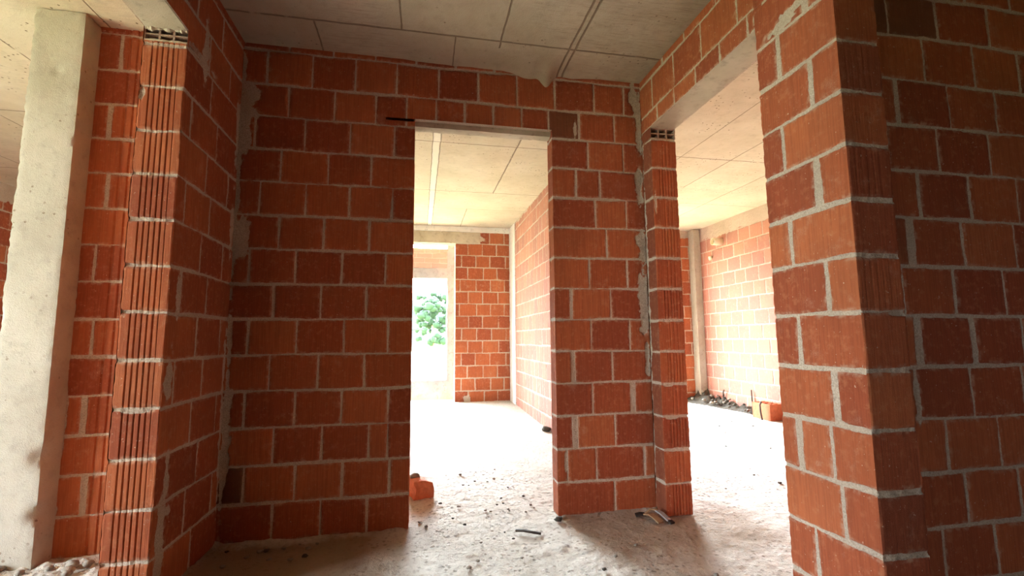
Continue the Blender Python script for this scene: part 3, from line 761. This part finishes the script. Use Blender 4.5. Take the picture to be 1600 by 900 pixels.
def hollow_block(name, loc, size, rz, label, mat=M_BRICK, rx=0):
    """hollow clay block: shell with two rows of open cells through its length"""
    root = empty(name, loc, rz)
    L, Wd, H = size
    bm = bmesh.new()
    t = .012
    def box(a, b_, c, d, e, f):
        vs = [bm.verts.new(p) for p in ((a, c, e), (b_, c, e), (b_, d, e), (a, d, e), (a, c, f), (b_, c, f), (b_, d, f), (a, d, f))]
        for q in ((0, 3, 2, 1), (4, 5, 6, 7), (0, 1, 5, 4), (1, 2, 6, 5), (2, 3, 7, 6), (3, 0, 4, 7)): bm.faces.new([vs[i] for i in q])
    box(-L / 2, L / 2, -Wd / 2, -Wd / 2 + t, 0, H); box(-L / 2, L / 2, Wd / 2 - t, Wd / 2, 0, H)
    box(-L / 2, -L / 2 + t, -Wd / 2 + t, Wd / 2 - t, 0, H); box(L / 2 - t, L / 2, -Wd / 2 + t, Wd / 2 - t, 0, H)
    bmesh.ops.bevel(bm, geom=bm.edges[:], offset=.002, segments=1, affect='EDGES')
    bm_obj('shell', bm, mat, root)
    bm = bmesh.new()
    for q in range(1, 4):
        y = -Wd / 2 + Wd * q / 4
        box(-L / 2 + t, L / 2 - t, y - .004, y + .004, .0, H - .002)
    box(-.004, .004, -Wd / 2 + t, Wd / 2 - t, .0, H - .002)
    bm_obj('cell_walls', bm, mat, root)
    tag(root, label, 'brick')
    return root
M_LOOSE = plain('loose_clay', (.52, .16, .075), .92, .35, 30, .4)
hollow_block('loose_brick', (4.37, 5.36, fl(5.36) - .004), (.20, .30, .20), .05, 'loose whole brick lying on the floor near the wall of the right room', M_LOOSE)

# broken brick lump by the doorway's left jamb
rb_ = empty('broken_brick', (.005, 3.42, fl(3.42)), .4)
tag(rb_, 'orange broken brick piece on the floor behind the left doorway jamb', 'brick')
bm = bmesh.new(); bmesh.ops.create_cube(bm, size=1, matrix=Matrix.Translation((0, 0, .06)) @ Matrix.Diagonal((.13, .16, .12, 1)))
bmesh.ops.subdivide_edges(bm, edges=bm.edges[:], cuts=4, use_grid_fill=True)
for v in bm.verts:
    n = float(fbm(np.array([v.co.x * 18 + 4]), np.array([v.co.z * 18 + v.co.y * 13]), 61)[0]); v.co += Vector((n, -n, n * .6)) * .02
    if v.co.z < .012: v.co.z = 0
    if v.co.x > 0: v.co.z *= 1 - 3.2 * v.co.x
bm_obj('clay_piece', bm, M_LOOSE, rb_)
bm = bmesh.new(); lump(bm, (-.03, .02, .13), .035, 4, (1.2, 1, .5)); bm_obj('mortar_crust', bm, M_STONE, rb_, True)

# scrap at the foot of the stub pillar: bent strips and a splinter
def strip(name, pts, w, th, mat, parent):
    bm = bmesh.new(); rows = []
    for i, p in enumerate(pts):
        p = Vector(p); a = Vector(pts[max(0, i - 1)]); b_ = Vector(pts[min(len(pts) - 1, i + 1)])
        d = (b_ - a).normalized(); s = d.cross(Vector((0, 0, 1))).normalized(); u = s.cross(d).normalized()
        ww = w * (1 - .25 * abs(i / (len(pts) - 1) - .5)) / 2
        rows.append([bm.verts.new(p + s * sx * ww + u * sz * th / 2) for sx, sz in ((-1, -1), (1, -1), (1, 1), (-1, 1))])
    for r0, r1 in zip(rows[:-1], rows[1:]):
        for q in range(4): bm.faces.new((r0[q], r0[(q + 1) % 4], r1[(q + 1) % 4], r1[q]))
    bm.faces.new(rows[0]); bm.faces.new(rows[-1][::-1])
    bmesh.ops.recalc_face_normals(bm, faces=bm.faces[:])
    return bm_obj(name, bm, mat, parent)
sc = empty('scrap_piece', (1.37, 2.69, 0))
tag(sc, 'crumpled dark and brown scrap lying at the foot of the narrow corner pillar', 'scrap')
strip('dark_end', [(-.075, .075, .012), (-.045, .07, .018), (-.015, .06, .016)], .035, .012, M_DARK, sc)
strip('brown_strip', [(-.02, .06, .02), (0, .02, .03), (.012, -.03, .02), (.02, -.06, .008)], .045, .008, M_WOOD, sc)
strip('bridge', [(-.02, .055, .025), (.02, .06, .045), (.055, .045, .042), (.075, .02, .02)], .018, .006, M_WOOD, sc)
strip('grey_strip', [(.05, .05, .04), (.062, .01, .034), (.07, -.035, .022), (.078, -.06, .012)], .032, .008, M_GREY, sc)
strip('dark_tip', [(.076, -.055, .014), (.083, -.08, .008)], .034, .010, M_DARK, sc)

# floor crumbs that can be told from the screed
st = strip('wood_splinter', [(.54, 2.70, .008), (.58, 2.675, .014), (.62, 2.65, .013), (.67, 2.635, .006)], .014, .010, M_DARK, None)
tag(st, 'thin dark wood splinter lying on the floor in front of the doorway', 'splinter')
def pebble(x, y, r, mat=M_STONE, sq=(1.2, 1, .6), z=None):
    bm = bmesh.new(); lump(bm, (0, 0, 0), r, int(x * 991 + y * 77), sq)
    o = bm_obj('pebble', bm, mat, None, True); o.location = (x, y, fl(y) + ((r * sq[2] * .75 + .002) if z is None else z))
    return o
o = pebble(1.405, 5.22, .05, M_RUBBLE); tag(o, 'dark lump of rubble at the foot of the bright wall seen through the doorway', 'stone')
o = pebble(.82, 2.80, .022, M_RUBBLE); tag(o, 'dark crumb on the floor against the right jamb of the doorway', 'stone')
rr = random.Random(3)
for i in range(46):
    x = rr.uniform(-.15, 1.35); y = rr.uniform(1.85, 3.9)
    if y > 2.6 and not (DX0 + .05 < x < DX1 - .05): x = rr.uniform(.1, .75)
    tag(pebble(x, y, rr.uniform(.005, .011), rr.choice([M_STONE, M_STONE, M_RUBBLE])), 'small crumb of mortar scattered on the dusty floor around the doorway', 'stone', 'crumbs on the floor near the doorway')
for i in range(30):
    tag(pebble(rr.uniform(1.9, 4.0), rr.uniform(2.3, 5.6), rr.uniform(.006, .014), rr.choice([M_STONE, M_RUBBLE])), 'small crumb of rubble scattered on the bright floor of the right room', 'stone', 'crumbs on the floor of the right room')
for i in range(26):
    tag(pebble(rr.uniform(-1.98, -1.25), rr.uniform(2.38, 2.72), rr.uniform(.012, .026), M_STONE, (1.2, 1, .8), .03), 'grey lump of mortar on the floor under the left opening', 'stone', 'mortar lumps under the left opening')
for i in range(14):
    tag(pebble(rr.uniform(-1.0, -.5), rr.uniform(2.55, 2.78), rr.uniform(.006, .014), rr.choice([M_STONE, M_RUBBLE]), (1.2, 1, .6), .012), 'small crumb in the dark floor corner left of the doorway', 'stone', 'crumbs in the dark corner')

# rubble heap along the wall of the right room
def heap_z(x, y):
    t = sstep(5.55, 7.0, y)
    prof = (.05 + .12 * sstep(6.2, 6.9, y)) * sstep(5.45, 5.75, y)
    d = (RX - x) / (.16 + .22 * t)
    return .021 * (y - 3.0) + np.maximum(prof * np.clip(1 - d, 0, 1) * (1.1 + 1.3 * fbm(x * 12, y * 12, 401)), 0) + .0 - .012 * (d > 1) - .008
hp = grid_mesh('rubble_heap', lin(4.05, RX - .005, .022), lin(5.57, RY - .02, .022), heap_z, M_RUBBLE)
tag(hp, 'dark heap of soil and rubble along the foot of the right room wall', 'rubble', kind='stuff')
for i in range(26):
    y = 5.6 + 1.3 * rr.random(); x = RX - .03 - rr.random() * (.12 + .22 * (y - 5.6) / 1.3)
    tag(pebble(x, y, rr.uniform(.016, .03), rr.choice([M_RUBBLE, M_RUBBLE, M_STONE]), (1.1, 1, .7), -fl(y) + max(fl(y) + .014, float(heap_z(x + np.array([-.03, 0, .03, 0, 0]), y + np.array([0, 0, 0, .03, -.03])).max()) + .026)), 'chunk of dark rubble lying on the heap in the right room', 'stone', 'chunks on the rubble heap')

def HZ(x, y): return float(heap_z(np.array([x]), np.array([y]))[0]) + .016
def tube(name, pts, r, mat, parent=None):
    cu = bpy.data.curves.new(name, 'CURVE'); cu.dimensions = '3D'; cu.bevel_depth = r; cu.bevel_resolution = 2; cu.use_fill_caps = True
    s = cu.splines.new('POLY'); s.points.add(len(pts) - 1)
    for p, q in zip(s.points, pts): p.co = (*q, 1)
    tmp = bpy.data.objects.new(name, cu); COL.objects.link(tmp)
    dg = bpy.context.evaluated_depsgraph_get(); me = bpy.data.meshes.new_from_object(tmp.evaluated_get(dg))
    bpy.data.objects.remove(tmp); bpy.data.curves.remove(cu)
    me.materials.clear()
    return link_mesh(name, me, mat, parent)
o = tube('wire', [(4.50, 6.42, HZ(4.5, 6.42) + .02), (4.49, 6.42, .19), (4.485, 6.41, .26), (4.48, 6.38, .30)], .011, M_WIRE); tag(o, 'short dark wire sticking up beside the rubble heap, nearest the corner', 'wire')
o = tube('wire', [(4.50, 5.80, HZ(4.5, 5.8)), (4.495, 5.80, .22), (4.50, 5.81, .36)], .009, M_WIRE); tag(o, 'thin straight wire standing against the right room wall', 'wire')
o = tube('wire', [(4.235, 5.30, .045), (4.225, 5.31, .14), (4.23, 5.32, .23), (4.235, 5.30, .27)], .011, M_WIRE); tag(o, 'dark wire standing beside the loose brick in the right room', 'wire')

# conduit stub in the right room wall
cp = empty('conduit_stub', (RX, 6.30, 2.545))
tag(cp, 'pale conduit stub sticking out high on the right room wall', 'pipe')
bm = bmesh.new(); bmesh.ops.create_cone(bm, cap_ends=False, segments=20, radius1=.055, radius2=.055, depth=.16, matrix=Matrix.Translation((-.075, 0, 0)) @ Matrix.Rotation(math.pi / 2, 4, 'Y'))
o = bm_obj('sleeve', bm, M_PIPE, cp, True); md = o.modifiers.new('s', 'SOLIDIFY'); md.thickness = .008
bm = bmesh.new(); bmesh.ops.create_cone(bm, cap_ends=True, segments=20, radius1=.047, radius2=.047, depth=.02, matrix=Matrix.Translation((-.09, 0, 0)) @ Matrix.Rotation(math.pi / 2, 4, 'Y'))
bm_obj('dark_bore', bm, M_DARK, cp, True)
bm = bmesh.new(); lump(bm, (0, 0, 0), .045, 8, (.8, 1, .8)); o = bm_obj('mortar_lump', bm, M_PIPE, None, True); o.location = (RX - .012, 6.57, 2.34)
tag(o, 'yellowish mortar lump on the right room wall below the conduit stub', 'mortar')

# ------------------------------------------------------------------ outside
gx = lin(-60, 60, 3); gy = lin(-50, 130, 3)
tag(grid_mesh('ground', gx, gy, lambda x, y: -.9 + .25 * fbm(x * .1, y * .1, 501) + .012 * np.maximum(y - 20, 0), M_GROUND), kind='structure')
def hz(x, y):
    return -2 + 15 * np.exp(-((x + 12) / 34) ** 2) * sstep(75, 112, y) + 2.6 * fbm(x * .12, y * .12, 502) * sstep(70, 100, y)
tag(grid_mesh('hill', lin(-70, 60, 2), lin(68, 128, 2), hz, M_HILL), kind='structure')
def tree(x, y, h, r, label, seed):
    t = empty('tree', (x, y, -.8)); tag(t, label, 'tree')
    bm = bmesh.new(); rd = random.Random(seed)
    for i in range(90):
        a = rd.uniform(0, 6.28); q = rd.uniform(0, 1) ** .6 * r; z = h * rd.uniform(.35, .95)
        w = 1 - .6 * abs(z / h - .6)
        lump(bm, (math.cos(a) * q * w, math.sin(a) * q * w, z), rd.uniform(.10, .24) * r, seed * 50 + i, (1, 1, .85))
    bm_obj('crown', bm, M_LEAF, t, True)
    bm = bmesh.new(); bmesh.ops.create_cone(bm, cap_ends=True, segments=10, radius1=.16, radius2=.08, depth=h * .6, matrix=Matrix.Translation((0, 0, h * .3)))
    bm_obj('trunk', bm, M_WOOD, t, True)
tree(.75, 29, 5.0, 1.25, 'green leafy tree outside, right side of the far window view', 3)
tree(-4.6, 44, 4.0, 2.0, 'leafy tree far outside, left side of the far window view', 4)
pl = empty('utility_pole', (-.72, 26, -.8)); tag(pl, 'thin grey pole with a lamp head outside the far window', 'pole')
tube('shaft', [(0, 0, 0), (0, 0, 3.9)], .06, M_POLE, pl)
tube('crossarm', [(-.9, 0, 2.45), (.9, 0, 2.45)], .03, M_POLE, pl)
bm = bmesh.new(); lump(bm, (-.18, 0, 3.95), .24, 2, (1.3, .8, .45)); bm_obj('lamp_head', bm, M_DARK, pl, True)

# ------------------------------------------------------------------ light: an overcast bright sky through the openings
w = bpy.data.worlds.new('sky'); S.world = w; w.use_nodes = True
nt = w.node_tree; nt.nodes.clear()
o_ = nt.nodes.new('ShaderNodeOutputWorld'); bg = nt.nodes.new('ShaderNodeBackground')
bg.inputs[0].default_value = (.81, .92, 1.0, 1); bg.inputs[1].default_value = 1.0
nt.links.new(bg.outputs[0], o_.inputs[0])
SKY = 52.0; GLOW = 215.0
# hazy sky, brightest around the veiled sun beyond the far window
k = NB(nt)
tc = nt.nodes.new('ShaderNodeTexCoord'); dt = nt.nodes.new('ShaderNodeVectorMath'); dt.operation = 'DOT_PRODUCT'
sd_ = Vector((.06, .90, .42)).normalized(); dt.inputs[1].default_value = sd_
nt.links.new(tc.outputs['Generated'], dt.inputs[0])
gl = k.math('POWER', k.math('MAXIMUM', dt.outputs['Value'], 0.0), 7.0)
nt.links.new(k.math('MULTIPLY_ADD', gl, GLOW, SKY), bg.inputs[1])
def portal(name, loc, rot, sx, sy):
    l = bpy.data.lights.new(name, 'AREA'); l.shape = 'RECTANGLE'; l.size = sx; l.size_y = sy
    l.cycles.is_portal = True
    o = bpy.data.objects.new(name, l); o.location = loc; o.rotation_euler = rot; COL.objects.link(o)
H2 = math.pi / 2
portal('sky_portal', ((WX0 + WX1) / 2, FY2 + .01, (WZ0 + WZ1) / 2), (-H2, 0, 0), WX1 - WX0, WZ1 - WZ0)
for a, b_, c, d in LWIN: portal('sky_portal', (EX - .26, (a + b_) / 2, (c + d) / 2), (0, -H2, 0), d - c, b_ - a)
portal('sky_portal', (XL2 - .01, (FILL_WIN[0] + FILL_WIN[1]) / 2, (FILL_WIN[2] + FILL_WIN[3]) / 2), (0, -H2, 0), FILL_WIN[3] - FILL_WIN[2], FILL_WIN[1] - FILL_WIN[0])
portal('sky_portal', ((RWIN[0] + RWIN[1]) / 2, RY + .21, 1.3), (-H2, 0, 0), RWIN[1] - RWIN[0], 2.4)

# ------------------------------------------------------------------ camera
yaw, pitch, roll, f = .1935, .1102, -.0075, 728.34
cy, sy = math.cos(yaw), math.sin(yaw); cp_, sp_ = math.cos(pitch), math.sin(pitch)
fwd = Vector((sy * cp_, cy * cp_, sp_)); right = Vector((cy, -sy, 0)); up = right.cross(fwd)
r2 = math.cos(roll) * right + math.sin(roll) * up; u2 = -math.sin(roll) * right + math.cos(roll) * up
cam = bpy.data.cameras.new('camera'); cam.sensor_width = 36; cam.lens = f / 1600 * 36; cam.clip_start = .02; cam.clip_end = 400
co = bpy.data.objects.new('camera', cam); COL.objects.link(co)
co.matrix_world = Matrix(((r2.x, u2.x, -fwd.x, 0), (r2.y, u2.y, -fwd.y, 0), (r2.z, u2.z, -fwd.z, CAMZ), (0, 0, 0, 1)))
S.camera = co

S.view_settings.view_transform = 'Standard'
S.view_settings.look = 'None'
S.view_settings.gamma = 1
S.view_settings.use_curve_mapping = False
S.view_settings.exposure = -0.06
S.cycles.max_bounces = 10
S.cycles.diffuse_bounces = 7
S.cycles.use_denoising = True
S.cycles.sample_clamp_indirect = 12
